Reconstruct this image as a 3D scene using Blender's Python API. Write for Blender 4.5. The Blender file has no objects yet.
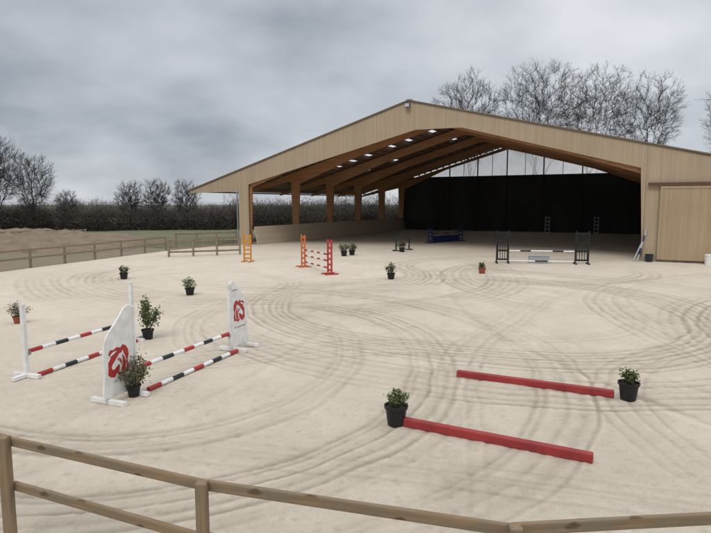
import bpy, math, random
import numpy as np
from mathutils import Vector, Matrix
R=math.radians
sc=bpy.context.scene; col=sc.collection
H=3.9; F=553.0; PIT=math.atan(62.5/553); cp,sp=math.cos(PIT),math.sin(PIT)
def ray(px,py):
    u=(px-355.5)/F; v=(py-266.5)/F
    return Vector((u,cp-v*sp,-sp-v*cp))
def at(px,py,z=0.0):
    d=ray(px,py); t=(z-H)/d.z
    return Vector((d.x*t,d.y*t,z))
def far(px,Y):
    return Vector(((px-355.5)/F*Y,Y,0))

# ------------------------------------------------------------------ helpers
class MB:
    def __init__(s): s.v=[];s.f=[];s.m=[]
    def add(s,vs,fs,m=0):
        n=len(s.v); s.v+=[tuple(v) for v in vs]; s.f+=[tuple(i+n for i in f) for f in fs]; s.m+=[m]*len(fs)
    def box(s,c,size,m=0,rz=0):
        c=Vector(c); a,b,d=[x/2 for x in size]; M=Matrix.Rotation(rz,3,'Z')
        vs=[c+M@Vector((x,y,z)) for z in(-d,d) for y in(-b,b) for x in(-a,a)]
        s.add(vs,[(0,2,3,1),(4,5,7,6),(0,1,5,4),(2,6,7,3),(0,4,6,2),(1,3,7,5)],m)
    def bar(s,p0,p1,w,h,m=0):
        p0,p1=Vector(p0),Vector(p1); d=(p1-p0).normalized()
        up=Vector((0,0,1)) if abs(d.z)<.95 else Vector((0,1,0))
        sd=d.cross(up).normalized()*w/2; u=sd.cross(d).normalized()*h/2
        vs=[p+a*sd+b*u for p in(p0,p1) for a,b in((-1,-1),(1,-1),(1,1),(-1,1))]
        s.add(vs,[(3,2,1,0),(4,5,6,7),(0,1,5,4),(1,2,6,5),(2,3,7,6),(3,0,4,7)],m)
    def tube(s,p0,p1,r0,r1=None,n=10,m=0,caps=True):
        p0,p1=Vector(p0),Vector(p1); r1=r0 if r1 is None else r1
        d=(p1-p0).normalized(); a=d.orthogonal().normalized(); b=d.cross(a)
        vs=[p+(a*math.cos(2*math.pi*k/n)+b*math.sin(2*math.pi*k/n))*r for p,r in((p0,r0),(p1,r1)) for k in range(n)]
        fs=[(k,(k+1)%n,n+(k+1)%n,n+k) for k in range(n)]
        if caps: fs+=[tuple(range(n))[::-1],tuple(range(n,2*n))]
        s.add(vs,fs,m)
    def lathe(s,prof,c=(0,0,0),n=20,m=0):
        c=Vector(c); vs=[];k=len(prof)
        for r,z in prof:
            for i in range(n):
                a=2*math.pi*i/n; vs.append(c+Vector((r*math.cos(a),r*math.sin(a),z)))
        fs=[(j*n+i,j*n+(i+1)%n,(j+1)*n+(i+1)%n,(j+1)*n+i) for j in range(k-1) for i in range(n)]
        s.add(vs,fs,m)
    def prism(s,pts,ext,m=0):
        pts=[Vector(p) for p in pts]; e=Vector(ext); n=len(pts)
        s.add(pts+[p+e for p in pts],[tuple(range(n))[::-1],tuple(range(n,2*n))]+[(i,(i+1)%n,n+(i+1)%n,n+i) for i in range(n)],m)
    def build(s,name,mats,parent=None,smooth=False,bevel=0,loc=None,rz=0):
        me=bpy.data.meshes.new(name); me.from_pydata(s.v,[],s.f)
        if not isinstance(mats,(list,tuple)): mats=[mats]
        for q in mats: me.materials.append(q)
        if len(mats)>1: me.polygons.foreach_set('material_index',s.m)
        if smooth:
            me.polygons.foreach_set('use_smooth',[True]*len(s.f))
            me.set_sharp_from_angle(angle=R(40))
        me.update()
        o=bpy.data.objects.new(name,me); col.objects.link(o)
        if parent: o.parent=parent
        if loc is not None: o.location=loc
        if rz: o.rotation_euler.z=rz
        if bevel:
            b=o.modifiers.new('b','BEVEL'); b.width=bevel; b.segments=2; b.limit_method='ANGLE'
        return o
def tag(o,label,cat,group=None,kind=None):
    o['label']=label; o['category']=cat
    if group: o['group']=group
    if kind: o['kind']=kind
    return o
def root(name,label,cat,loc,rz=0,group=None):
    o=bpy.data.objects.new(name,None); col.objects.link(o); o.empty_display_size=.2
    o.location=loc; o.rotation_euler.z=rz
    return tag(o,label,cat,group)
def beam(name,p0,p1,w,h,m,parent,bevel=.006,base=None):
    p0,p1=Vector(p0),Vector(p1); d=p1-p0; L=d.length; d.normalize()
    b=MB(); b.box((L/2,0,0),(L,w,h)); o=b.build(name,m,parent,bevel=bevel)
    up=Vector((0,0,1)) if abs(d.z)<.95 else Vector((0,1,0))
    y=up.cross(d).normalized(); z=d.cross(y)
    M=Matrix((d,y,z)).transposed().to_4x4(); M.translation=p0-(base if base else Vector())
    o.matrix_local=M
    return o

# ------------------------------------------------------------------ materials
def newmat(name):
    m=bpy.data.materials.new(name); m.use_nodes=True; nt=m.node_tree
    return m,nt,nt.nodes['Principled BSDF']
def N(nt,t,**k):
    n=nt.nodes.new(t)
    for a,b in k.items(): setattr(n,a,b)
    return n
def mixc(nt,fac,a,b,mode='MIX'):
    n=N(nt,'ShaderNodeMix',data_type='RGBA',blend_type=mode)
    for s,v in((n.inputs[0],fac),(n.inputs[6],a),(n.inputs[7],b)):
        if hasattr(v,'links') or hasattr(v,'is_linked'): nt.links.new(v,s)
        else: s.default_value=v if isinstance(v,float) else (*v,1)
    return n.outputs[2]
def mth(nt,op,a,b=None,clamp=False):
    n=N(nt,'ShaderNodeMath',operation=op,use_clamp=clamp)
    for i,v in enumerate((a,b)):
        if v is None: continue
        if isinstance(v,(int,float)): n.inputs[i].default_value=v
        else: nt.links.new(v,n.inputs[i])
    return n.outputs[0]
def noise(nt,scale,detail=4,vec=None,rough=.6,sc3=None):
    n=N(nt,'ShaderNodeTexNoise'); n.inputs['Scale'].default_value=scale; n.inputs['Detail'].default_value=detail; n.inputs['Roughness'].default_value=rough
    tc=N(nt,'ShaderNodeTexCoord'); v=vec or tc.outputs['Object']
    if sc3:
        mp=N(nt,'ShaderNodeMapping'); mp.inputs['Scale'].default_value=sc3; nt.links.new(v,mp.inputs[0]); v=mp.outputs[0]
    nt.links.new(v,n.inputs['Vector'])
    return n.outputs['Fac']
def rng(nt,x,a,b,c=0.,d=1.):
    n=N(nt,'ShaderNodeMapRange'); nt.links.new(x,n.inputs[0])
    for i,v in enumerate((a,b,c,d)): n.inputs[i+1].default_value=v
    return n.outputs[0]
def bumpn(nt,b,h,strength=.4,dist=.01):
    n=N(nt,'ShaderNodeBump'); n.inputs['Strength'].default_value=strength; n.inputs['Distance'].default_value=dist
    nt.links.new(h,n.inputs['Height']); nt.links.new(n.outputs[0],b.inputs['Normal'])
def mat(name,c,rough=.7,var=.2,scale=6.,c2=None,bump=.2,bscale=50.,metal=0.,sc3=None,spec=.3):
    m,nt,b=newmat(name)
    c2=c2 or tuple(x*(1-var) for x in c)
    f=rng(nt,noise(nt,scale,5,sc3=sc3),.35,.68)
    nt.links.new(mixc(nt,f,c,c2),b.inputs['Base Color'])
    b.inputs['Roughness'].default_value=rough; b.inputs['Metallic'].default_value=metal; b.inputs['Specular IOR Level'].default_value=spec
    if bump: bumpn(nt,b,noise(nt,bscale,3,sc3=sc3),bump,.01)
    return m
def boards(name,c1,c2,w,axis=0,gap=.07,grain=(9,9,.5),gapk=.6):
    m,nt,b=newmat(name)
    tc=N(nt,'ShaderNodeTexCoord'); sx=N(nt,'ShaderNodeSeparateXYZ'); nt.links.new(tc.outputs['Object'],sx.inputs[0])
    q=mth(nt,'DIVIDE',sx.outputs[axis],w); fl=mth(nt,'FLOOR',q); fr=mth(nt,'FRACT',q)
    wn=N(nt,'ShaderNodeTexWhiteNoise',noise_dimensions='1D'); nt.links.new(fl,wn.inputs['W'])
    g=noise(nt,1.,6,sc3=grain)
    f=mth(nt,'ADD',mth(nt,'MULTIPLY',wn.outputs['Value'],.5),mth(nt,'MULTIPLY',rng(nt,g,.3,.7),.45),True)
    c=mixc(nt,f,c1,c2)
    lg=rng(nt,noise(nt,.35,4),.35,.7)
    c=mixc(nt,mth(nt,'MULTIPLY',lg,.25),c,tuple(x*.7 for x in c2))
    gp=mth(nt,'LESS_THAN',fr,gap)
    c=mixc(nt,mth(nt,'MULTIPLY',gp,gapk),c,tuple(x*.3 for x in c2))
    nt.links.new(c,b.inputs['Base Color']); b.inputs['Roughness'].default_value=.8; b.inputs['Specular IOR Level'].default_value=.2
    bumpn(nt,b,mth(nt,'SUBTRACT',mth(nt,'MULTIPLY',g,.3),gp),.35,.02)
    return m
def leafmat(name,a,b_,c):
    m,nt,b=newmat(name)
    g=N(nt,'ShaderNodeNewGeometry')
    x=mixc(nt,rng(nt,g.outputs['Random Per Island'],0.,.6),a,b_)
    x=mixc(nt,rng(nt,g.outputs['Random Per Island'],.75,1.),x,c)
    nt.links.new(x,b.inputs['Base Color']); b.inputs['Roughness'].default_value=.75; b.inputs['Specular IOR Level'].default_value=.12
    return m
def woodgrain(name,c1,c2,c3):
    m,nt,b=newmat(name)
    g=noise(nt,1.,6,sc3=(1.6,34,34)); l=noise(nt,1.,4,sc3=(2.2,5,5)); k=noise(nt,1.,2,sc3=(3.,9,9))
    c=mixc(nt,rng(nt,g,.35,.68),c1,c2)
    c=mixc(nt,mth(nt,'MULTIPLY',rng(nt,l,.42,.62),.8),c,c3)
    c=mixc(nt,mth(nt,'MULTIPLY',rng(nt,k,.64,.74),.75),c,tuple(x*.35 for x in c2))
    nt.links.new(c,b.inputs['Base Color']); b.inputs['Roughness'].default_value=.85; b.inputs['Specular IOR Level'].default_value=.15
    bumpn(nt,b,g,.7,.008)
    return m
M={}
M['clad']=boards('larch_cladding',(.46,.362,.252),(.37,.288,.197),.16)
M['door']=boards('door_boards',(.43,.325,.205),(.345,.255,.158),.14)
M['kick']=boards('kick_boards',(.62,.51,.375),(.50,.41,.30),.18,axis=2,grain=(.5,.5,9),gapk=.5)
M['glulam']=mat('glulam',(.46,.235,.115),.6,.35,1.,c2=(.32,.16,.078),sc3=(.6,2,7))
M['purlin']=mat('purlin_wood',(.34,.215,.135),.7,.3,3.)
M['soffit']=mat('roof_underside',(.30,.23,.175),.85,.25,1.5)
M['trim']=mat('verge_trim',(.25,.205,.155),.6,.2,4.)
M['rail']=mat('door_rail_brown',(.13,.065,.04),.55,.2,4.)
M['mesh']=mat('windbreak_mesh',(.058,.063,.058),.9,.45,.35,c2=(.036,.039,.037),sc3=(1.,1.,.35))
M['zinc']=mat('zinc_pipe',(.32,.34,.35),.4,.2,5.,metal=.6)
M['gutter']=mat('gutter_dark',(.10,.095,.09),.6,.2,5.)
M['blackmetal']=mat('black_metal',(.025,.025,.027),.45,.3,9.)
M['mullion']=mat('mullion_dark',(.035,.036,.038),.6,.3,9.)
M['lampglass']=mat('lamp_glass',(.5,.52,.52),.2,.1,5.,bump=0)
M['white']=mat('white_paint',(.78,.78,.77),.45,.2,5.,c2=(.62,.60,.56),bump=.05)
M['red']=mat('red_paint',(.42,.035,.03),.45,.25,4.,c2=(.33,.03,.028),bump=.08)
M['beamred']=mat('beam_red',(.35,.043,.04),.6,.3,2.5,c2=(.23,.03,.03),bump=.15)
M['polered']=mat('pole_red',(.42,.035,.03),.5,.25,6.,bump=.05)
M['poledark']=mat('pole_dark',(.02,.03,.035),.5,.25,6.,bump=.05)
M['orange']=mat('orange_paint',(.62,.26,.04),.5,.2,5.,bump=.05)
M['redor']=mat('redorange_paint',(.60,.17,.05),.5,.2,5.,bump=.05)
M['redwing']=mat('redwing_paint',(.45,.045,.04),.5,.2,5.,bump=.05)
M['blue']=mat('blue_paint',(.02,.035,.13),.5,.25,5.,bump=.05)
M['black']=mat('black_paint',(.016,.017,.018),.5,.25,5.,bump=.05)
M['grey']=mat('grey_print',(.42,.43,.44),.5,.1,5.,bump=0)
M['dimgrey']=mat('dim_grey',(.20,.21,.21),.6,.2,5.,bump=0)
M['pot']=mat('black_pot',(.018,.018,.02),.45,.3,12.,bump=.05)
M['redpot']=mat('terracotta_pot',(.30,.085,.05),.6,.3,12.,bump=.05)
M['soil']=mat('potting_soil',(.05,.035,.025),.95,.4,40.,bump=.6)
M['stem']=mat('plant_stem',(.12,.085,.05),.8,.3,20.)
M['leafA']=leafmat('leaf_olive',(.05,.075,.03),(.10,.13,.055),(.16,.17,.09))
M['leafB']=leafmat('leaf_dark',(.03,.05,.022),(.065,.09,.04),(.13,.12,.07))
M['leafC']=leafmat('leaf_bronze',(.06,.065,.035),(.13,.125,.07),(.20,.14,.10))
M['fence']=woodgrain('fence_wood',(.29,.205,.12),(.195,.135,.08),(.195,.16,.115))
M['fence_far']=mat('fence_wood_far',(.28,.22,.15),.8,.35,3.)
M['bark']=mat('bark',(.045,.04,.036),.9,.35,3.)
M['twig']=leafmat('twig',(.03,.026,.024),(.044,.038,.034),(.056,.049,.043))
M['hedge']=leafmat('hedge_twig',(.060,.051,.044),(.075,.064,.055),(.088,.076,.065))  # hedge and far wood colours paled to paint in distance haze
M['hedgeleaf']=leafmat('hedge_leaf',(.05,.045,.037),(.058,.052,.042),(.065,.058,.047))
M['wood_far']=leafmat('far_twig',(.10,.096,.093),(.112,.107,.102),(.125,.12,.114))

def translucent(name,c,tr):
    m=bpy.data.materials.new(name); m.use_nodes=True; nt=m.node_tree
    out=nt.nodes['Material Output']; nt.nodes.remove(nt.nodes['Principled BSDF'])
    f=noise(nt,1.2,3); c2=mixc(nt,rng(nt,f,.3,.7),c,tuple(x*.88 for x in c))
    a=N(nt,'ShaderNodeBsdfTranslucent'); t=N(nt,'ShaderNodeBsdfTransparent'); d=N(nt,'ShaderNodeBsdfDiffuse')
    nt.links.new(c2,a.inputs[0]); nt.links.new(c2,t.inputs[0]); nt.links.new(c2,d.inputs[0])
    m1=N(nt,'ShaderNodeMixShader'); m1.inputs[0].default_value=.05; nt.links.new(a.outputs[0],m1.inputs[1]); nt.links.new(d.outputs[0],m1.inputs[2])
    m2=N(nt,'ShaderNodeMixShader'); m2.inputs[0].default_value=tr; nt.links.new(m1.outputs[0],m2.inputs[1]); nt.links.new(t.outputs[0],m2.inputs[2])
    nt.links.new(m2.outputs[0],out.inputs[0]); return m
M['poly']=translucent('polycarbonate',(.68,.70,.71),.08)
M['polyback']=translucent('polycarbonate_gable',(.985,.99,.995),.30)

# ------------------------------------------------------------------ sand
def hsh(ix,iy,s): 
    q=np.sin(ix*127.1+iy*311.7+s*74.7)*43758.5453
    return q-np.floor(q)
def vn(x,y,s):
    ix=np.floor(x);iy=np.floor(y);fx=x-ix;fy=y-iy
    fx=fx*fx*(3-2*fx);fy=fy*fy*(3-2*fy)
    a=hsh(ix,iy,s);b=hsh(ix+1,iy,s);c=hsh(ix,iy+1,s);d=hsh(ix+1,iy+1,s)
    return (a*(1-fx)+b*fx)*(1-fy)+(c*(1-fx)+d*fx)*fy
def fbm(x,y,s):
    return .5*vn(x,y,s)+.25*vn(x*2.1,y*2.1,s+3)+.15*vn(x*4.3,y*4.3,s+5)+.1*vn(x*8.7,y*8.7,s+9)
def sand():
    nx,ny=1100,940
    ys=3.0*(88/3.0)**(np.arange(ny)/(ny-1))
    left=np.interp(ys,[-10,31.7,46,53,88],[-34,-20.5,-15.9,-12.3,5.4])
    x0=np.maximum(left,-.95*ys-4); x1=np.minimum(48,.95*ys+4)
    t=np.linspace(0,1,nx)
    X=x0[:,None]+(x1-x0)[:,None]*t[None,:]; Y=np.repeat(ys[:,None],nx,1)
    wx=X+1.6*(vn(X/8,Y/8,1)-.5)+.10*(vn(X/.8,Y/.8,4)-.5); wy=Y+1.6*(vn(X/8,Y/8,2)-.5)+.10*(vn(X/.8,Y/.8,3)-.5)
    T=np.zeros_like(X); Lg=np.zeros_like(X); Bd=np.zeros_like(X)
    # wheel and hoof tracks: centre x, y, radius, lines, spacing, strength, angle centre, half window
    arcs=[(4.6,21.5,7.8,7,.27,1.3,-20,185),(4.6,21.5,5.6,3,.3,.6,0,150),(4.9,22.,10.6,6,.32,1.1,-30,130),
          (-5,14.2,5.4,4,.26,1.,-40,130),(-5,14.2,7.5,6,.26,1.2,-30,130),(-5,14.8,10.0,5,.28,1.,-20,130),
          (-5,31,9,7,.4,1.1,-60,160),(-4,32,13,6,.4,1.1,-70,110),(-8,26,5,4,.36,.7,0,180),
          (5,-14,28.5,6,.3,.7,95,40),(-6,-22,31,4,.26,.8,80,30),(1,18,6.4,4,.3,.5,120,120),
          (16,28,10,7,.4,1.1,190,120),(20,13,10.5,6,.34,1.,150,80),(24,16,15,5,.34,.9,160,70),(12,9,7,4,.28,.6,110,90),
          (0,64,38,7,.5,.6,-90,40),(10,34,7,4,.42,.7,200,160),(34,2,33,4,.28,.8,150,40),(-24,24,24,2,1.5,1.1,-15,45),(30,20,25,2,1.5,1.1,200,45)]
    rs=np.random.RandomState(2)
    for i,(cx,cy,r,n,spc,st,ac,aw) in enumerate(arcs):
        dx,dy=wx-cx,wy-cy; d=np.hypot(dx,dy); an=np.degrees(np.arctan2(dy,dx))
        da=np.abs((an-ac+180)%360-180); win=np.clip((aw-da)/30,0,1)
        gate=np.clip((vn(X/5,Y/5,20+i)-.05)*1.9,0.42,1)*win*st
        fineg=(.55+.45*np.clip((vn(X/.26,Y/.26,60+i)-.2)*2.2,0,1))
        Bd+=gate*np.exp(-((d-r)/(n*spc*.5))**6)*(.45+.55*vn(X/.4,Y/.4,80+i))*(1 if n>2 else 0)
        for k in range(n):
            rk=r+(k-(n-1)/2)*spc+rs.uniform(-.09,.09); lw=rs.uniform(.035,.07) if n>2 else .11; a=rs.uniform(.3,1)
            lw=np.maximum(lw,.0033*Y)
            T+=a*gate*fineg*np.exp(-((d-rk)/lw)**2)
            Lg+=.8*a*gate*fineg*np.exp(-((d-rk-lw*2)/lw)**2)
    T=np.clip(T,0,1.2); Lg=np.clip(Lg,0,1)*(1-np.clip(T,0,1)); Bd=np.clip(Bd,0,1.1)
    dent=np.zeros_like(X)
    for k,(cs,th) in enumerate(((.36,.55),(.25,.55),(.5,.65))):
        gx,gy=X/cs+.37*k,Y/cs+.71*k; ix,iy=np.floor(gx),np.floor(gy)
        jx=.3+.4*hsh(ix,iy,31+k); jy=.3+.4*hsh(ix,iy,41+k); rr=(.035+.03*hsh(ix,iy,51+k))
        d=np.hypot(gx-ix-jx,(gy-iy-jy))*cs/rr
        on=(hsh(ix,iy,61+k)>th)*np.clip((fbm(ix*cs/4,iy*cs/4,71+k)-.42)*6,0,1)
        dent+=on*np.exp(-d**3)
    # clods: small raised crumbs thrown up by the harrow, denser along the tracks
    clod=np.clip(vn(X/.07,Y/.07,101)-.70,0,1)*3.4*np.clip((fbm(X/.9,Y/.9,102)-.40)*5,0,1)+np.clip(vn(X/.14,Y/.14,103)-.80,0,1)*4.2*np.clip((fbm(X/1.6,Y/1.6,104)-.48)*6,0,1)
    Z=.018*(vn(X/3.1,Y/3.1,5)-.5)+.006*(fbm(X/.6,Y/.6,6)-.5)+.011*(vn(X/.07,Y/.07,7)-.5)-.013*T+.010*Lg-.008*dent-.006*Bd+.014*np.clip(clod,0,1)
    V=np.stack([X,Y,Z],-1).reshape(-1,3)
    me=bpy.data.meshes.new('sand'); 
    idx=np.arange(nx*ny).reshape(ny,nx)
    q=np.stack([idx[:-1,:-1],idx[:-1,1:],idx[1:,1:],idx[1:,:-1]],-1).reshape(-1,4)
    me.vertices.add(len(V)); me.vertices.foreach_set('co',V.astype(np.float32).ravel())
    me.loops.add(q.size); me.loops.foreach_set('vertex_index',q.astype(np.int32).ravel())
    me.polygons.add(len(q)); me.polygons.foreach_set('loop_start',np.arange(0,q.size,4,dtype=np.int32))
    me.polygons.foreach_set('use_smooth',np.ones(len(q),bool))
    me.update(calc_edges=True)
    wet=np.clip(.19+.50*T-.28*Lg+.18*Bd+.18*dent-.10*clod+.40*(fbm(X/7,Y/7,90)-.5)+.30*(fbm(X/.7,Y/.7,91)-.5),0,1)
    a=me.attributes.new('track','FLOAT','POINT'); a.data.foreach_set('value',wet.astype(np.float32).ravel())
    m,nt,b=newmat('arena_sand')
    at_=N(nt,'ShaderNodeAttribute',attribute_name='track')
    f=mth(nt,'ADD',at_.outputs['Fac'],mth(nt,'MULTIPLY',mth(nt,'SUBTRACT',noise(nt,3.2,10,rough=.82),.5),.72),True)
    c=mixc(nt,f,(.695,.604,.487),(.345,.284,.213))
    fine=noise(nt,30.,6,rough=.75)
    c=mixc(nt,mth(nt,'MULTIPLY',rng(nt,fine,.52,.70),.46),c,(.33,.27,.20))
    c=mixc(nt,mth(nt,'MULTIPLY',rng(nt,noise(nt,60.,2),.60,.72),.4),c,(.78,.69,.575))
    nt.links.new(c,b.inputs['Base Color']); b.inputs['Roughness'].default_value=.95; b.inputs['Specular IOR Level'].default_value=.1
    bumpn(nt,b,mth(nt,'ADD',fine,mth(nt,'MULTIPLY',noise(nt,11.,6,rough=.75),.7)),.75,.035)
    me.materials.append(m)
    o=bpy.data.objects.new('sand',me); col.objects.link(o); o['kind']='structure'; o['label']='pale beige sand of the riding arena marked by hoof and harrow tracks'; o['category']='sand'
sand()

def sheet(name,pts,m,z,label,cat):
    b=MB(); b.add([(x,y,z) for x,y in pts],[tuple(range(len(pts)))]); o=b.build(name,m); tag(o,label,cat,kind='structure'); return o
gm,nt,b=newmat('ground_earth')
c=mixc(nt,rng(nt,noise(nt,.12,6),.46,.68),(.20,.155,.108),(.135,.135,.075))
c=mixc(nt,rng(nt,noise(nt,1.3,5),.5,.75),c,(.22,.18,.125)); nt.links.new(c,b.inputs['Base Color']); b.inputs['Roughness'].default_value=.95; bumpn(nt,b,noise(nt,4.,5),.6,.1)
sheet('ground',[(-1500,-300),(1500,-300),(1500,2500),(-1500,2500)],gm,-.09,'brown and green earth around the arena','ground')
gr,nt,b=newmat('grass_field')
c=mixc(nt,rng(nt,noise(nt,.25,6),.4,.65),(.11,.12,.057),(.165,.145,.088)); nt.links.new(c,b.inputs['Base Color']); b.inputs['Roughness'].default_value=.95; bumpn(nt,b,noise(nt,6.,5),.6,.1)
sheet('grass',[(-80,66),(-30,61),(-22,53),(-17,50),(-9,62),(6,92),(10,200),(-160,200)],gr,-.07,'dull green grass strip in front of the far hedge','grass')
mb=MB(); nu,nv=110,36
cc=at(18,252)
for j in range(nv):
    for i in range(nu):
        a=i/(nu-1)*2-1; c_=j/(nv-1)*2-1
        r2=max(0,1-a*a)*max(0,1-c_*c_)
        n_=float(fbm(np.array(a*8.),np.array(c_*4.),11))
        mb.v.append((cc.x-9+a*17,cc.y+6+c_*7+a*1.5,-.1+1.7*r2**.6*(.35+1.2*n_)))
for j in range(nv-1):
    for i in range(nu-1):
        mb.f.append((j*nu+i,j*nu+i+1,(j+1)*nu+i+1,(j+1)*nu+i)); mb.m.append(0)
dm=mat('mound_earth',(.23,.172,.122),.95,.4,.9,c2=(.15,.118,.08),bump=.6,bscale=5.)
tag(mb.build('mound',dm,smooth=True),'low bank of bare brown earth beyond the left fence','earth bank',kind='structure')

# ------------------------------------------------------------------ riding hall
TH=R(27); g=Vector((math.cos(TH),-math.sin(TH),0)); ax=Vector((math.sin(TH),math.cos(TH),0))
O=Vector((4.32,45.84,0)); ZR=12.2; SLl=.292; SLr=.244; SL_=-23.7; SR_=23.6; DEP=38.2
hall=root('riding_hall','large open fronted timber riding hall with low pitched gable roof beside the sand arena','riding hall',O,-TH)
def zr(s): return ZR+SLl*s if s<0 else ZR-SLr*s
P=[(SL_,zr(SL_)-.08),(0,ZR-.08),(17.32,zr(17.32)-.08),(17.3,0.05),(16.95,6.35),(4.4,9.8),(.6,9.85),(-16.28,5.75),(-16.28,0),(-17.45,0),(-17.45,5.1),(SL_,5.0)]
b=MB(); b.prism([(s,0,z) for s,z in P],(0,-.07,0)); b.build('gable_cladding',M['clad'],hall)
b=MB(); b.prism([(17.325,0,0),(SR_-.1,0,0),(SR_-.1,0,zr(SR_)-.08),(17.325,0,zr(17.325)-.08)],(0,-.07,0)); b.build('front_wall',M['clad'],hall)
b=MB(); b.box((20.5,-.11,.2),(6.1,.07,.4)); b.build('wall_plinth',mat('plinth',(.30,.27,.23),.9,.3,3.),hall)
b=MB(); b.box((21.0,-.24,2.62),(5.6,.09,4.95)); door=b.build('sliding_door',M['door'],hall)
b=MB(); b.box((20.4,-.26,5.22),(5.9,.14,.22)); b.build('door_rail',M['rail'],door)
b=MB()
for z in(.25,5.0): b.box((21.0,-.30,z),(5.6,.03,.16))
b.box((18.27,-.30,2.6),(.14,.032,4.6)); b.build('door_frame',M['door'],door)
b=MB()
for s0,s1 in((SL_-.1,0),(0,SR_)): b.bar((s0,-.12,zr(s0)-.0),(s1,-.12,zr(s1)-.0),.09,.12)
b.build('verge_trim',M['trim'],hall)
b=MB(); b.tube((-17.6,-.1,0),(-17.6,-.1,5.0),.07,n=12); b.tube((-17.6,-.1,5.0),(-17.9,-.1,5.15),.07,n=12); b.build('downpipe',M['zinc'],hall,smooth=True)
b=MB(); b.tube((SL_-.16,-.2,zr(SL_)-.1),(SL_-.16,DEP,zr(SL_)-.1),.09,n=10); b.build('gutter',M['gutter'],hall,smooth=True)
bays=[.35+i*7.5 for i in range(6)]
roof=MB(); skys=[]; rk_=random.Random(12)
pur=[-22.5,-20,-17.8,-16.2,-15.2,-14.2,-13.2,-12.25,-11.3,-10.35,-9.4,-8.45,-7.5,-6.6,-5.6,-4.7,-3.8,-2.95,-2.1,-1.3,-.5,.5,2.1,3.8,5.6,7.5,9.4,11.3,13.2,15.2,17.4,20,22.5]
for side in(-1,1):
    e=[-13.95,-13.3,-12.1,-11.45,-10.2,-9.55,-7.35,-6.7,-5.45,-4.8,-2.85,-2.2] if side<0 else [2.6,3.3,6.2,7.0,10.0,10.8,13.7,14.6]
    sb=[SL_]+e+[0] if side<0 else [0]+e+[SR_]
    db=[-.2]
    for d0 in bays[:-1]: db+=[d0+4.7,d0+6.1]
    db.append(DEP)
    for i in range(len(sb)-1):
        for j in range(len(db)-1):
            q=[(s,d,zr(s)) for s,d in((sb[i],db[j]),(sb[i+1],db[j]),(sb[i+1],db[j+1]),(sb[i],db[j+1]))]
            if j%2==1 and i%2==1 and rk_.random()<.78 and not(j>=7 and i<10 and side<0): skys.append(q)
            else: roof.add(q,[(0,1,2,3)])
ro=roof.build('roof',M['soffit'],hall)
for q in skys:
    b=MB(); b.add(q,[(0,1,2,3)]); b.build('skylight',M['poly'],hall)
b=MB(); b.bar((0,-.1,ZR+.06),(0,DEP,ZR+.06),.4,.06); b.build('ridge_cap',M['trim'],ro)
for s in pur:
    b=MB(); b.box((s,DEP/2,zr(s)-.11),(.08,DEP-.1,.15)); b.build('purlin',M['purlin'],hall)
for k,d in enumerate(bays):
    e=.55 if k==0 else 0.
    if k==5: e=-.45
    pts=[(-23.3,zr(-23.3)-.22),(0,ZR-.22),(19.0,zr(19.0)-.22),(18.5,0),(17.75,0),(17.15,zr(17.15)-1.8-e*.5),(12,zr(12)-1.15-e),(4.2,zr(4.2)-.95-e),(0.7,ZR-1.1-e),(0,ZR-1.1-e),(-9,zr(-9)-1.05-e),(-15.55,zr(-15.55)-1.6-e*.3),(-15.8,0),(-16.4,0),(-16.6,zr(-16.6)-1.0),(-23.3,zr(-23.3)-.45)]
    if k==0: pts[11]=(-16.15,zr(-16.15)-2.0); pts[12]=(-16.3,0); pts[13]=(-16.9,0); pts[14]=(-17.,zr(-17.)-1.1)
    b=MB(); b.prism([(s,d-.12,z) for s,z in pts],(0,.24,0)); b.build('portal_frame',M['glulam'],hall,bevel=.01)
b=MB(); b.box((1.0,DEP-.1,3.95),(34.9,.08,7.9)); b.build('back_wall',M['mesh'],hall)
xs=[-13.2,-8.4,-4.2,0,5.0,10.,15.5]
for s0,s1 in zip(xs[:-1],xs[1:]):
    top=lambda s:max(7.95,zr(s)-.2)
    b=MB(); b.add([(s0+.09,DEP-.12,7.95),(s1-.09,DEP-.12,7.95),(s1-.09,DEP-.12,top(s1-.09)),(s0+.09,DEP-.12,top(s0+.09))],[(0,1,2,3)]); b.build('translucent_panel',M['polyback'],hall)
for s in xs[1:-1]:
    b=MB(); b.box((s,DEP-.25,zr(s)/2-.2),(.16,.16,zr(s)-.4)); b.build('back_post',M['mullion'],hall)
for s0,s1 in zip(xs[1:-2],xs[2:-1]):
    s=(s0+s1)/2; zt=max(8.1,zr(s)-.3); b=MB(); b.box((s,DEP-.19,(7.95+zt)/2),(.07,.06,zt-7.95)); b.build('mullion',M['mullion'],hall)
b=MB(); b.box((1,DEP-.16,7.9),(34,.1,.14)); b.build('back_beam',M['blackmetal'],hall)
b=MB(); b.box((1,DEP-.17,2.7),(34,.06,.1)); b.build('back_beam',M['mesh'],hall)
b=MB(); b.box((18.75,DEP/2,3.6),(.08,DEP-.6,7.2)); b.build('side_wall',M['mesh'],hall)
b=MB(); b.box((SR_-.2,DEP/2,3.1),(.08,DEP-.3,6.2)); b.build('outer_wall',M['clad'],hall)
for k in range(5):
    d0,d1=bays[k]+.02,bays[k+1]-.02
    if k==0: d0=.02
    b=MB(); b.prism([(-15.35,d0,.0),(-15.35,d1,.0),(-15.7,d1,1.75),(-15.7,d0,1.75)],(-.05,0,0)); b.build('kickboard',M['kick'],hall)
fl=MB(); fl.box((0,-.35,ZR-.42),(.45,.18,.34)); fo=fl.build('floodlight',M['blackmetal'],hall,bevel=.02)
b=MB(); b.box((0,-.445,ZR-.42),(.38,.012,.27)); b.build('lamp_glass',M['lampglass'],fo)
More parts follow.
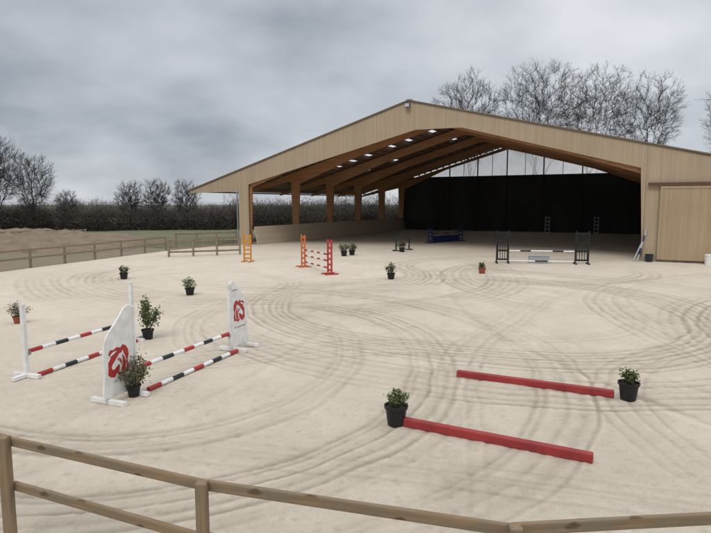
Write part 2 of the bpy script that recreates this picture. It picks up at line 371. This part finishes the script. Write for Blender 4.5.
b=MB(); b.bar((0,-.07,ZR-.3),(0,-.3,ZR-.3),.05,.05); b.build('bracket',M['blackmetal'],fo)
def hl(s,d,z=0): return O+g*s+ax*d+Vector((0,0,z))

# ------------------------------------------------------------------ fences
def fence(name,pts,label,group,h,rails,m,pw=.1,rw=.04,rh=.11,side=1,bev=.006,zb=-.12):
    base=Vector((pts[0][0],pts[0][1],0)); rt=root(name,label,'fence',base,0,group)
    for p in pts:
        beam('post',(p[0],p[1],zb),(p[0],p[1],h),pw,pw,m,rt,bev,base)
    for a,c in zip(pts[:-1],pts[1:]):
        a,c=Vector((a[0],a[1],0)),Vector((c[0],c[1],0)); d=(c-a).normalized(); nrm=Vector((-d.y,d.x,0))*side*(pw/2+rw/2+.003)
        for z in rails:
            jz=random.Random(a.x*7+z).uniform(-.012,.012)
            beam('rail',a+nrm+d*.004+Vector((0,0,z+jz)),c+nrm-d*.004+Vector((0,0,z-jz)),rw,rh,m,rt,bev,base)
    return rt
fence('rail_fence',[(-6.4,6.95),(-3.93,5.92),(-1.44,4.91),(1.29,4.2),(3.99,4.45),(6.7,4.75)],'brown wooden post and rail fence across the foreground of the arena',None,1.32,(1.24,.70),M['fence'],.105,.045,.105,bev=.012)
def line(p,q,n): 
    return [tuple(Vector(p).lerp(Vector(q),i/n))[:2] for i in range(n+1)]
l0,l1=at(0,271),at(166,250.5); dd=(l0-l1)
fence('rail_fence',line(l1,l0+dd*.9,11),'weathered two rail fence along the left edge of the sand',None,1.2,(1.1,.6),M['fence_far'],.12,.05,.12,bev=0)
q0,q1=at(-25,249),at(86,243.5)
fence('rail_fence',line(q0,q1,8),'farther paddock fence standing by the brown earth bank',None,1.45,(1.35,.85),M['fence_far'],.12,.05,.12,bev=0)
q0,q1=at(169,257),at(240,254.5)
fence('rail_fence',line(q0,q1,3),'short wooden rail fence between the arena corner and hall left leg',None,1.3,(1.2,.75,.35),M['fence_far'],.13,.05,.13,bev=0)
q0,q1=at(176,247),at(236,244)
fence('rail_fence',line(q0,q1,3),'wooden rails standing under the side canopy of the hall',None,1.25,(1.15,.6),M['fence_far'],.13,.05,.13,bev=0)

# ------------------------------------------------------------------ plants in pots
def potted(px,py,w,ph,h,lab,leaf='leafA',pot='pot',n=420,fw=None,seed=0,z=0.,ls=.035,group='potted shrubs around the arena'):
    rd=random.Random(seed); loc=at(px,py); loc.z=-.01; rt=root('potted_plant',lab,'potted plant',loc,rd.uniform(0,6),group)
    r=w/2; b=MB()
    b.lathe([(0,0),(r*.72,0),(r*.76,.02),(r*.95,ph*.86),(r*1.06,ph*.86),(r*1.08,ph),(r*.98,ph),(r*.93,ph*.85)],n=22); p=b.build('pot',M[pot],rt,smooth=True)
    b=MB(); b.lathe([(r*.93,ph*.86),(r*.5,ph*.9),(0,ph*.91)],n=16); b.build('soil',M['soil'],p,smooth=True)
    fw=fw or w*1.2; fh=h-ph; st=MB(); fo=MB(); tips=[]
    for i in range(13):
        a=rd.uniform(0,6.28); q=rd.random()**.6
        tip=Vector((math.cos(a)*fw/2*q*.9,math.sin(a)*fw/2*q*.9,ph+fh*(.95-.45*q*q)*rd.uniform(.7,1.03)))
        b0=Vector((math.cos(a)*r*.3*q,math.sin(a)*r*.3*q,ph*.88)); md=b0.lerp(tip,.5)+Vector((math.cos(a),math.sin(a),.6))*fw*.06
        st.tube(b0,md,.008,.006,5,caps=False); st.tube(md,tip,.006,.003,5,caps=False); tips.append((b0,md,tip))
    for i in range(n):
        b0,md,tip=rd.choice(tips); t=rd.uniform(.22,1.04)
        p_=(b0.lerp(md,t*2) if t<.5 else md.lerp(tip,t*2-1))+Vector((rd.gauss(0,1),rd.gauss(0,1),rd.gauss(0,.8)))*fw*.085
        d=Vector((rd.gauss(0,1),rd.gauss(0,1),rd.gauss(.5,.7))).normalized(); s=d.orthogonal().normalized(); s.rotate(Matrix.Rotation(rd.uniform(0,6.28),3,d))
        L=ls*rd.uniform(.9,1.9); W=L*.32
        if p_.z<ph*1.0: p_.z=ph+abs(p_.z-ph)
        fo.add([p_,p_+d*L*.5+s*W,p_+d*L,p_+d*L*.5-s*W],[(0,1,2,3)])
    st.build('stem',M['stem'],rt,smooth=True); fo.build('foliage',M[leaf],rt)
potted(396,424,.40,.36,.66,'leafy shrub in black pot at left end of the nearer red beam',seed=1,n=460,fw=.46)
potted(628,399,.39,.36,.64,'leafy shrub in black pot at right end of the farther red beam',seed=2,n=460,fw=.44)
potted(134,396,.28,.25,.92,'bushy grey green shrub in black pot before the left printed wing',leaf='leafC',seed=3,n=1100,fw=.74)
potted(148,339,.34,.30,1.30,'tallest potted shrub, behind the left printed wing',leaf='leafA',seed=4,n=1300,fw=.72,ls=.045)
potted(19,323,.36,.24,.72,'low spreading shrub in a pot by the left photo edge',leaf='leafC',pot='redpot',seed=5,n=520,fw=.75)
potted(124,279,.42,.34,.76,'small potted shrub far back beside the left fence',leaf='leafB',seed=6,n=320,ls=.05,fw=.5)
potted(190,295,.40,.32,.80,'potted shrub alone on the sand between the left fence and printed wings',leaf='leafA',seed=7,n=420,ls=.045,fw=.72)
potted(391,279,.42,.32,.88,'potted shrub alone on the sand in front of the hall centre',leaf='leafB',seed=8,n=420,ls=.05,fw=.66)
potted(482,273.5,.42,.34,.66,'small shrub in a red pot in front of the black jump',leaf='leafB',pot='redpot',seed=9,n=260,ls=.05,fw=.45)
potted(344,256,.5,.4,1.05,'dark bush in pot just inside the hall, left of a second bush',leaf='leafB',seed=10,n=420,ls=.06,fw=.9)
potted(352,255,.5,.4,.95,'dark bush in pot just inside the hall, right of its twin bush',leaf='leafB',seed=11,n=420,ls=.06,fw=.8)
potted(402,252,.5,.36,.95,'dark bush in pot inside the hall left of the blue jump',leaf='leafB',seed=12,n=360,ls=.06,fw=.8)

# ------------------------------------------------------------------ jump gear
SEQ=[1,0,2,0,1,0,2,0,1]
def pole(p0,p1,label,group,r=.05,seq=SEQ,mats=None,name='jump_pole'):
    p0,p1=Vector(p0),Vector(p1); d=p1-p0; L=d.length; d.normalize()
    mats=mats or [M['white'],M['polered'],M['poledark']]
    b=MB(); n=len(seq)
    for i,k in enumerate(seq): b.tube((L*i/n,0,0),(L*(i+1)/n,0,0),r,n=14,m=k,caps=(i in(0,n-1)))
    o=b.build(name,mats,smooth=True); y=Vector((0,0,1)).cross(d).normalized(); z=d.cross(y)
    Mx=Matrix((d,y,z)).transposed().to_4x4(); Mx.translation=p0; o.matrix_world=Mx
    return tag(o,label,'jump pole',group)
def standard(loc,dirv,h,m,label,cups=(.5,),group=None,w=.09,foot=.75):
    d=Vector(dirv); rz=math.atan2(d.y,d.x); rt=root('jump_stand',label,'jump stand',loc,rz,group)
    b=MB(); b.box((0,0,h/2+.03),(w,w,h-.06)); b.build('post',m,rt,bevel=.006)
    b=MB(); b.box((0,0,.045),(.1,foot,.09)); b.build('foot',m,rt,bevel=.006)
    b=MB(); b.box((-foot*.24-.02,0,.045),(foot*.5-.06,.09,.085)); b.build('foot',m,rt,bevel=.006)
    for z in cups:
        b=MB(); b.box((.055,0,z-.065),(.05,.1,.04)); b.box((.065,-.055,z-.03),(.07,.012,.09)); b.build('cup',M['zinc'],rt)
    return rt
def wing(loc,dirv,h,wd,m,label,rungs=4,group=None,cross=False,step=0.0):
    d=Vector(dirv); rz=math.atan2(d.y,d.x); rt=root('jump_wing',label,'jump wing',loc,rz,group)
    for x,hh in((0,h),(-wd,h-step)):
        b=MB(); b.box((x,0,hh/2+.05),(.09,.08,hh-.1)); b.build('post',m,rt,bevel=.005)
        b=MB(); b.box((x,0,.04),(.1,.8,.08)); b.build('foot',m,rt,bevel=.005)
    for i in range(rungs):
        z=.25+(h-step-.4)*i/(rungs-1); b=MB(); b.box((-wd/2,0,z),(wd-.09,.045,.11)); b.build('rung',m,rt)
    if cross:
        n=5
        for i in range(n):
            x=-wd*(i+.5)/n; b=MB(); b.box((x,.035,(h-step)/2),(.045,.02,h-step-.5)); b.build('bar',m,rt)
    return rt
A1,A2=at(27,377),at(133,341); dA=(A2-A1).normalized(); nA=Vector((dA.y,-dA.x,0))
standard(A1,dA,1.68,M['white'],'white jump stand nearest the left photo edge',(.58,),'white jump stands')
standard(A2,-dA,1.70,M['white'],'white jump stand rising behind the left printed wing',(.58,),'white jump stands')
Z=Vector((0,0,1))
pole(A1+dA*.06+Z*.58,A2-dA*.06+Z*.58,'raised striped pole between the two plain white stands','striped jump poles',.048)
pole(A1+dA*.12+nA*.22+Z*.05,A2-dA*.1+nA*.2+Z*.05,'striped pole on the sand between the two plain white stands','striped jump poles',.048)
B1,B2=at(135,392.5),at(231,351.5); dB=(B2-B1).normalized(); nB=Vector((dB.y,-dB.x,0))
def printed_wing(loc,dirv,label,near):
    d=Vector(dirv); rz=math.atan2(d.y,d.x); rt=root('jump_wing',label,'jump wing',loc,rz,'printed white jump wings')
    pr=[(0,.1),(0,1.80),(-.04,1.86),(-.12,1.87),(-.22,1.82),(-.32,1.71),(-.42,1.60),(-.53,1.50),(-.64,1.40),(-.73,1.27),(-.78,1.10),(-.79,.92),(-.78,.74),(-.78,.56),(-.80,.40),(-.82,.26),(-.83,.1)]
    b=MB(); b.prism([(x,.022,z) for x,z in pr],(0,-.044,0)); pn=b.build('panel',M['white'],rt,bevel=.006)
    b=MB(); b.box((.0+.035,0,.93),(.06,.06,1.78)); b.build('post',M['white'],rt,bevel=.005)
    for x in(-.08,-.70):
        b=MB(); b.box((x,0,.045),(.09,.85,.09)); b.build('foot',M['white'],rt,bevel=.006)
    b=MB(); b.box((.085,0,.44),(.05,.1,.04)); b.box((.095,-.055,.475),(.07,.012,.09)); b.build('cup',M['zinc'],rt)
    ez,eh=(.50,.58) if near else (.76,.56); ex_,ew=(-.70,.55) if near else (-.66,.53); rdm=random.Random(5 if near else 8)
    for sd in(-1,1):
        ey=(0,sd*.004,0)
        def pl(pts,m,nm,lay=0):
            y=sd*(.0225+.005*lay); q=MB(); q.prism([(ex_+u*ew,y,ez+v*eh) for u,v in pts],ey); q.build(nm,m,pn)
        # ragged red patch with a pale horse head and red mane strokes
        pl([(.03,.30),(.00,.12),(.12,.02),(.30,-.02),(.42,.12),(.50,.02),(.66,-.03),(.80,.06),(.96,.02),(1.0,.26),(.92,.44),(1.0,.62),(.97,.84),(.86,.98),(.72,1.04),(.62,.94),(.46,1.0),(.28,.93),(.14,.96),(.05,.82),(.16,.68),(.03,.54)],M['red'],'emblem')
        pl([(.82,.10),(.88,.34),(.84,.56),(.75,.72),(.71,.85),(.65,.76),(.55,.76),(.46,.67),(.32,.53),(.21,.43),(.17,.33),(.23,.25),(.32,.27),(.38,.33),(.50,.39),(.56,.35),(.54,.22),(.50,.10)],M['white'],'emblem',1)
        pl([(.78,.10),(.84,.36),(.79,.57),(.67,.72),(.69,.54),(.66,.34),(.60,.12)],M['red'],'emblem',2)
        pl([(.62,.34),(.64,.48),(.59,.60),(.52,.52),(.58,.44)],M['red'],'emblem',2)
        pl([(.43,.56),(.52,.64),(.54,.57),(.47,.52)],M['red'],'emblem',2)
        pl([(.10,.72),(.30,.80),(.44,.88),(.28,.87),(.14,.80)],M['white'],'emblem',1)
        rows=((.40,-.58,-.20,'grey'),) if near else ((1.62,-.30,-.05,'red'),(.60,-.66,-.12,'red'))
        for z,x0,x1,mm in rows:
            q=MB(); y=sd*.0225; x=x0
            while x<x1-.03:
                w=rdm.uniform(.014,.026); h0=rdm.choice((.019,.016,.019)); k=rdm.random()
                q.prism([(x,y,z-h0),(x+.006,y,z-h0),(x+.006,y,z+h0),(x,y,z+h0)],ey)
                if k<.75: q.prism([(x+.0065,y,z+h0-.007),(x+w,y,z+h0-.007),(x+w,y,z+h0),(x+.0065,y,z+h0)],ey)
                if k>.3: q.prism([(x+.0065,y,z-.004),(x+w*.9,y,z-.004),(x+w*.9,y,z+.004),(x+.0065,y,z+.004)],ey)
                if k>.55: q.prism([(x+.0065,y,z-h0),(x+w,y,z-h0),(x+w,y,z-h0+.007),(x+.0065,y,z-h0+.007)],ey)
                x+=w+.014
            q.build('lettering',M[mm],pn)
    return rt
printed_wing(B1,dB,'white printed jump wing nearest the camera behind a potted shrub',True)
printed_wing(B2,-dB,'white printed jump wing farther back at right end of the striped poles',False)
pole(B1+dB*.10+Z*.50,B2-dB*.10+Z*.50,'raised striped pole between the two printed white wings','striped jump poles',.048)
pole(B1+dB*.15+nB*.22+Z*.05,B2-dB*.02+nB*.20+Z*.05,'striped pole on the sand between the two printed white wings','striped jump poles',.048)
def redbeam(a,c,label):
    a,c=Vector(a),Vector(c); d=c-a; L=d.length
    b=MB(); b.box((0,0,.075),(L,.13,.15)); o=b.build('ground_beam',M['beamred'],bevel=.018)
    o.location=(a+c)/2; o.location.z=-.012; o.rotation_euler.z=math.atan2(d.y,d.x)
    tag(o,label,'ground beam','red beams lying on the sand')
redbeam(at(457,376),at(614,397),'red beam on the sand, the farther of two')
redbeam(at(404,425),at(593,462),'red beam on the sand, the nearer of two')
wing(at(251,262),Vector((1,-.3,0)),1.85,.5,M['orange'],'orange ladder shaped jump wing by the left leg of the hall',6,'coloured jump wings')
C1,C2=at(305,267.5),at(328,274); dC=(C2-C1).normalized()
wing(C1,dC,2.0,.55,M['redor'],'deep orange jump wing on the left of the small striped jump',6,'coloured jump wings')
wing(C2,-dC,1.95,.5,M['redwing'],'bright red jump wing on the right of the small striped jump',6,'coloured jump wings')
for z,t in((.35,'lowest'),(.75,'middle'),(1.1,'top')):
    pole(C1+dC*.08+Z*z,C2-dC*.08+Z*z,t+' striped pole between the orange and red wings','poles of the small striped jump',.05,[1,0,1,0,1,0,1])
K1,K2=at(508,263),at(575,264); dK=(K2-K1).normalized()
wing(K1,dK,2.15,.75,M['black'],'black barred jump wing left of the white poles at the hall mouth',4,'black jump wings',True)
wing(K2,-dK,2.15,.8,M['black'],'black barred jump wing right of the white poles at the hall mouth',4,'black jump wings',True)
pole(K1+dK*.08+Z*.82,K2-dK*.08+Z*.82,'raised white pole between the black wings','white poles of black jump',.05,[0,2,0,0,2,0])
pole(K1+dK*.08+Z*.15,K2-dK*.08+Z*.15,'low white pole close to the sand between the black wings','white poles of black jump',.05,[0,0,2,0,0])
kb=MB(); kc=K1.lerp(K2,.5)+Vector((0,.5,0)); kb.box((0,0,.22),(1.3,.35,.44)); kb.box((0,0,.46),(1.36,.4,.04)); o=kb.build('filler_box',M['grey'],bevel=.02,loc=kc); o.rotation_euler.z=math.atan2(dK.y,dK.x); tag(o,'grey filler box under the white poles of the black jump','jump filler')
E1,E2=at(432,243),at(459,241); dE=(E2-E1).normalized()
wing(E1,dE,1.6,.6,M['blue'],'dark blue jump wing inside the hall left of the blue filler',4,'blue jump wings')
wing(E2,-dE,1.6,.6,M['blue'],'dark blue jump wing inside the hall right of the blue filler',4,'blue jump wings')
fb=MB(); fl_=(E2-E1).length-.3; fb.box((0,0,.32),(fl_,.06,.62)); fb.box((0,0,.66),(fl_,.12,.05))
for x in(-fl_/2+.1,fl_/2-.1): fb.box((x,0,.03),(.08,.5,.06))
o=fb.build('filler_board',M['blue'],loc=E1.lerp(E2,.5)); o.rotation_euler.z=math.atan2(dE.y,dE.x); tag(o,'blue filler board between the two dark blue wings','jump filler')
pole(E1+dE*.05+Z*.95,E2-dE*.05+Z*.95,'blue and white pole above the blue filler board','blue jump poles',.05,[1,0,1,0,1],[M['dimgrey'],M['blue']])
G1=at(396,251); standard(G1,dE,1.3,M['poledark'],'dark jump stand beside a bush inside the hall',(.5,),'dark stands inside the hall')
G2=at(409,250); standard(G2,-dE,1.3,M['poledark'],'dark jump stand right of the bush and left of the blue jump',(.5,),'dark stands inside the hall')
pole(G1+(G2-G1)*.06+Z*.5,G1+(G2-G1)*.94+Z*.5,'short white pole on the dark stands inside the hall',None,.045,[0,1,0,1,0])
for px,lab in((549,'pale stand against the dark back wall behind the black jump'),(598,'pale stand against the dark back wall at its right end')):
    p=at(px,234.5); wing(p,(1,-.5,0),2.3,.5,M['grey'],lab,5,'pale stands at the back wall')
for i,(s,c,lab) in enumerate(((17.05,[0,1,0,1,0],'white and blue pole leaning at the right edge of the hall opening'),(16.8,[0,0,0],'plain white pole leaning beside the blue and white pole'))):
    a=hl(s-.0,-.8,.05); c_=hl(17.5,-.14,2.2-.3*i); pole(a,c_,lab,'poles leaning on the hall',.045,c,[M['grey'],M['blue']])
b=MB(); b.lathe([(0,0),(.2,0),(.26,.5),(.28,.5),(.28,.53),(.25,.53),(.2,.08),(0,.08)],n=20); tag(b.build('bucket',M['poledark'],smooth=True,loc=hl(17.75,-.6,0)),'dark tub on the sand beside the leaning poles','bucket')
b=MB(); b.lathe([(0,0),(.19,0),(.22,.6),(.24,.6),(.24,.66),(.16,.7),(0,.7)],n=20); tag(b.build('bucket',M['white'],smooth=True,loc=at(708,265)),'white lidded tub in front of the sliding door','bucket')

# ------------------------------------------------------------------ trees: crown points joined to the nearest inner branch
def proto(seed,h,rx,z0,fork,npts,rtip,ntw,tl,lob=.3,ex=2.45,fan=.35):
    rs=np.random.RandomState(seed)
    cz=(h+z0)/2; rz=(h-z0)/2
    n=npts*2; d=rs.randn(n,3); d/=np.linalg.norm(d,axis=1)[:,None]
    lobe=1-lob+lob*2*fbm(d[:,0]*1.6+5,d[:,1]*1.6+d[:,2]*2.1+7,seed)
    lobe=lobe/lobe.max()
    p=d*(rs.rand(n)**.42*lobe)[:,None]*np.array([rx,rx,rz])+np.array([0,0,cz])
    top=p[:,2].max(); p[:,2]=z0+(p[:,2]-z0)*(h-z0)/(top-z0)
    p[:,:2]*=((1-fan)+fan*1.6*np.clip((p[:,2]-z0)/(h-z0),0,1)**.8)[:,None]
    p=p[p[:,2]>fork*.8][:npts]
    f=np.array([0,0,fork*1.]); p=p[np.argsort(np.linalg.norm(p-f,axis=1))]
    nt_=6; tr=[np.array([rs.randn()*.08*i,rs.randn()*.08*i,-.2+(fork+.2)*i/(nt_-1)]) for i in range(nt_)]
    nodes=list(tr); par=[-1]+list(range(nt_-1))
    for L in range(7):
        a=L*1.26+rs.rand(); q=tr[-1-(L%2)].copy(); pi=nt_-1-(L%2)
        tgt=np.array([math.cos(a)*rx*.5,math.sin(a)*rx*.5,cz+rz*(.1+.5*rs.rand())]) if L else np.array([rs.randn()*.6,rs.randn()*.6,h-rz*.45])
        st=q.copy()
        for k in range(1,8):
            t=k/7; w=st*(1-t)+tgt*t+np.array([math.cos(a),math.sin(a),0])*math.sin(t*math.pi)*rx*.06+rs.randn(3)*.12
            nodes.append(w); par.append(pi); pi=len(nodes)-1
    arr=np.zeros((len(nodes)+len(p),3)); arr[:len(nodes)]=nodes; m=len(nodes)
    fd=np.linalg.norm(arr-f,axis=1); fd[:nt_-2]=1e3
    for q in p:
        v=q-arr[:m]; dd_=np.linalg.norm(v,axis=1)+1e-6; qd=np.linalg.norm(q-f)
        u=(q-f)/qd; align=(v@u)/dd_
        cost=dd_*(1.6-.6*align)+.2*fd[:m]+np.where(fd[:m]>qd,50,0)+np.where(np.arange(m)<nt_-2,100,0)
        j=int(np.argmin(cost)); arr[m]=q; fd[m]=qd; par.append(j); m+=1
    rad=np.zeros(m); ch=np.zeros(m)
    for i in range(m-1,-1,-1):
        r=max(rtip**ex,ch[i])**(1/ex); rad[i]=r
        if par[i]>=0: ch[par[i]]+=r**ex
    trunk=MB(); crown=MB(); rd=random.Random(seed)
    for i in range(1,m):
        j=par[i]; a,c=Vector(arr[j]),Vector(arr[i])
        if i<nt_: trunk.tube(a,c,rad[j] if j else rad[j]*1.25,rad[i],9,caps=False)
        else:
            L=(c-a).length; md=a.lerp(c,.5)+Vector((rd.gauss(0,1),rd.gauss(0,1),rd.gauss(-.2,1)))*L*.045
            r0=min(rad[j],rad[i]*1.5); rm=(r0+rad[i])/2; nn=6 if rad[i]>.07 else 3
            crown.tube(a,md,r0,rm,nn,caps=False); crown.tube(md,c,rm,rad[i],nn,caps=False)
            if rad[i]<.06:
                base=(c-a).normalized(); out=Vector((c.x,c.y,(c.z-cz)*.8+.6)).normalized()
                for k in range(ntw):
                    dv=(base*.65+out*.65+Vector((rd.gauss(0,1),rd.gauss(0,1),rd.gauss(.12,.9)))*.55).normalized()
                    p0=a.lerp(c,rd.uniform(.3,1)); p1=p0+dv*tl*rd.uniform(.4,.8)
                    dv2=(dv+Vector((rd.gauss(0,1),rd.gauss(0,1),rd.gauss(.15,.8)))*.22).normalized(); p2=p1+dv2*tl*rd.uniform(.3,.6)
                    crown.tube(p0,p1,rtip*.8,rtip*.6,3,caps=False); crown.tube(p1,p2,rtip*.6,rtip*.3,3,caps=False)
                    for kk in range(1+k%2):
                        dv3=(dv+Vector((rd.gauss(0,1),rd.gauss(0,1),rd.gauss(.15,.8)))*.55).normalized(); crown.tube(p1,p1+dv3*tl*rd.uniform(.3,.6),rtip*.55,rtip*.3,3,caps=False)
    a=trunk.build('trunk',M['bark'],smooth=True); b=crown.build('crown',M['twig'])
    r=[('trunk',a.data),('crown',b.data)]
    bpy.data.objects.remove(a); bpy.data.objects.remove(b); return r
def tree(pr,px,Y,label,rz=0.,sx=1.,sz=1.,group='bare trees behind the hall'):
    p=far(px,Y); p.z=-.05
    rt=root('bare_tree',label,'tree',p,rz,group); rt.scale=(sx,sx,sz)
    for nm,me in pr:
        o=bpy.data.objects.new(nm,me); col.objects.link(o); o.parent=rt
PA=proto(11,27,7.7,10,8.5,760,.0165,6,1.15,.16,ex=2.3,fan=.28)
PB=proto(23,27,6.9,10,8.5,640,.0165,6,1.15,.16,ex=2.3,fan=.28)
PC=proto(37,26,6.2,10,8.5,540,.0165,6,1.15,.18,ex=2.3,fan=.28)
PS=proto(51,7.5,2.3,1.2,1.2,330,.015,5,.6,.2,fan=.25)
PT=proto(67,12.5,4.2,3,3,420,.016,5,1.0)
tree(PC,467,92,'bare tree left of the others above the right roof slope',rz=.5,sz=.96,sx=.98)
tree(PA,536,92,'broadest bare tree above the right roof slope, second from left',rz=1.9,sz=.975,sx=1.)
tree(PB,588,94,'bare tree above the roof between the broadest and the rightmost full tree',rz=3.,sz=.975,sx=1.)
tree(PC,641,92,'bare tree above the far right of the roof slope',rz=4.2,sz=.95,sx=.92)
tree(PB,740,92,'bare tree cut off by the right photo edge',rz=5.,sz=.97)
L='bare trees along the left hedge'
for i,(pr,px,Y,s,lab) in enumerate(((PT,2,78,1.02,'bare tree at the left photo edge, tallest of the hedge line'),(PT,36,82,.86,'bare tree second from the left edge above the hedge'),(PS,-20,74,1.05,'bare tree mostly outside the left photo edge'),
     (PS,68,88,.82,'low thin bare tree above the hedge left of the rounded trees'),(PS,132,90,1.02,'small rounded tree above the hedge, left of the three rounded ones'),(PS,159,88,1.05,'dense rounded tree above the hedge, middle of three'),(PS,187,92,1.05,'rounded tree above the hedge next to the hall eave'))):
    tree(pr,px,Y,lab,rz=i*1.3,sx=s,sz=s,group=L)
def hedge(name,xa,ya,xb,yb,nb,hmin,hmax,rmin,rmax,per,leaf,seed,label,mats,lw=(.010,.026),thick=1.2,ls=1.,bh=.66):
    rs=np.random.RandomState(seed); Q=[]; mi=[]
    for bidx in range(nb):
        t=(bidx+rs.rand())/nb; hh=hmin+(hmax-hmin)*(.45*rs.rand()**2+.85*float(vn(np.array(t*nb/8.),np.array(.5),seed))**1.6); rr=rmin+(rmax-rmin)*rs.rand()
        c=np.array([xa+(xb-xa)*t,ya+(yb-ya)*t+rs.randn()*thick,0])
        for kind,n,lo,hi,w0,w1 in((0,per,.3*ls,.95*ls,lw[0],lw[1]),(1,leaf,.10,.28,.05,.13)):
            d=rs.randn(n,3); d[:,2]=np.abs(d[:,2]); d/=np.linalg.norm(d,axis=1)[:,None]
            p=c+d*(rs.rand(n)**(.42 if kind==0 else .6))[:,None]*np.array([rr,rr,hh*(.9 if kind==0 else bh)])
            dr=rs.randn(n,3)*.75+d*.8+np.array([0,0,.35 if kind==0 else 0]); dr/=np.linalg.norm(dr,axis=1)[:,None]
            L=lo+(hi-lo)*rs.rand(n); s=np.cross(dr,rs.randn(n,3)); s/=np.linalg.norm(s,axis=1)[:,None]; w=(w0+(w1-w0)*rs.rand(n))[:,None]
            p[:,2]=np.maximum(p[:,2],.0); q=p+dr*L[:,None]; q[:,2]=np.maximum(q[:,2],-.05)
            Q.append(np.stack([p-s*w,p+s*w,q+s*w*.3,q-s*w*.3],1).reshape(-1,3)); mi+=[kind]*n
    V=np.concatenate(Q); nf=len(V)//4
    me=bpy.data.meshes.new(name)
    me.vertices.add(len(V)); me.vertices.foreach_set('co',V.astype(np.float32).ravel())
    me.loops.add(nf*4); me.loops.foreach_set('vertex_index',np.arange(nf*4,dtype=np.int32))
    me.polygons.add(nf); me.polygons.foreach_set('loop_start',np.arange(0,nf*4,4,dtype=np.int32))
    me.update(calc_edges=True)
    for m_ in mats: me.materials.append(m_)
    me.polygons.foreach_set('material_index',np.array(mi,dtype=np.int32))
    o=bpy.data.objects.new(name,me); col.objects.link(o); tag(o,label,'hedge',kind='stuff')
hedge('hedge',-75,76,14,96,130,2.6,5.9,1.3,2.5,700,420,3,'long tangled leafless hedge across the left background',[M['hedge'],M['hedgeleaf']],lw=(.008,.02))
hedge('thicket',-22,97,16,104,40,5.0,8.5,1.8,3.2,600,480,5,'taller dark thicket seen through the open left side of the hall',[M['hedge'],M['hedgeleaf']],lw=(.012,.026),ls=1.3)
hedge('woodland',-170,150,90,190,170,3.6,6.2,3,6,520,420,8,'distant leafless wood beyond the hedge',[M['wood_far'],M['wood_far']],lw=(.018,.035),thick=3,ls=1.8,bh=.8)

# ------------------------------------------------------------------ light, world, camera
w=bpy.data.worlds.new('World'); sc.world=w; w.use_nodes=True; nt=w.node_tree
bg=nt.nodes['Background']; out=nt.nodes['World Output']
EL,AZ=R(52),R(205)
sky=N(nt,'ShaderNodeTexSky',sky_type='NISHITA'); sky.sun_disc=False; sky.sun_elevation=EL; sky.sun_rotation=AZ
nt.links.new(sky.outputs[0],bg.inputs[0]); bg.inputs[1].default_value=.09
tc=N(nt,'ShaderNodeTexCoord'); sx=N(nt,'ShaderNodeSeparateXYZ'); nt.links.new(tc.outputs['Generated'],sx.inputs[0])
zc=mth(nt,'ADD',mth(nt,'MAXIMUM',sx.outputs[2],0.),.34)
cb=N(nt,'ShaderNodeCombineXYZ'); nt.links.new(mth(nt,'DIVIDE',sx.outputs[0],zc),cb.inputs[0]); nt.links.new(mth(nt,'DIVIDE',sx.outputs[1],zc),cb.inputs[1]); nt.links.new(mth(nt,'MULTIPLY',sx.outputs[2],1.3),cb.inputs[2])
n1=noise(nt,2.1,8,vec=cb.outputs[0],rough=.48); n2=noise(nt,.85,3,vec=cb.outputs[0],rough=.45)
f=mth(nt,'ADD',mth(nt,'MULTIPLY',n1,.45),mth(nt,'MULTIPLY',n2,.55))
f=mth(nt,'ADD',f,mth(nt,'MULTIPLY',sx.outputs[0],.12))
f=mth(nt,'SUBTRACT',f,rng(nt,sx.outputs[2],.03,.30,-.065,.05))
rp=N(nt,'ShaderNodeValToRGB'); nt.links.new(f,rp.inputs[0]); e=rp.color_ramp.elements
e[0].position=.33; e[0].color=(.25,.285,.335,1); e[1].position=.66; e[1].color=(.79,.81,.845,1)
k=e.new(.47); k.color=(.49,.525,.575,1)
boost=rng(nt,sx.outputs[2],.36,.75,1.,2.5)
cl=mixc(nt,1.0,rp.outputs[0],boost,'MULTIPLY')
bg2=N(nt,'ShaderNodeBackground'); nt.links.new(cl,bg2.inputs[0]); bg2.inputs[1].default_value=1.
mx=N(nt,'ShaderNodeMixShader'); mx.inputs[0].default_value=.92; nt.links.new(bg.outputs[0],mx.inputs[1]); nt.links.new(bg2.outputs[0],mx.inputs[2]); nt.links.new(mx.outputs[0],out.inputs[0])
sl=bpy.data.lights.new('sun','SUN'); sl.energy=1.5; sl.angle=R(30); sl.color=(1,.95,.88); so=bpy.data.objects.new('sun',sl); col.objects.link(so)
sv=Vector((math.sin(AZ)*math.cos(EL),math.cos(AZ)*math.cos(EL),math.sin(EL))); so.rotation_euler=sv.to_track_quat('Z','Y').to_euler(); so.location=sv*60
cam=bpy.data.cameras.new('camera'); cam.sensor_width=36; cam.lens=F/711*36; cam.clip_end=4000
co=bpy.data.objects.new('camera',cam); col.objects.link(co); co.location=(0,0,H); co.rotation_euler=(math.pi/2-PIT,0,0); sc.camera=co
sc.view_settings.view_transform='Standard'; sc.view_settings.look='None'; sc.view_settings.exposure=0
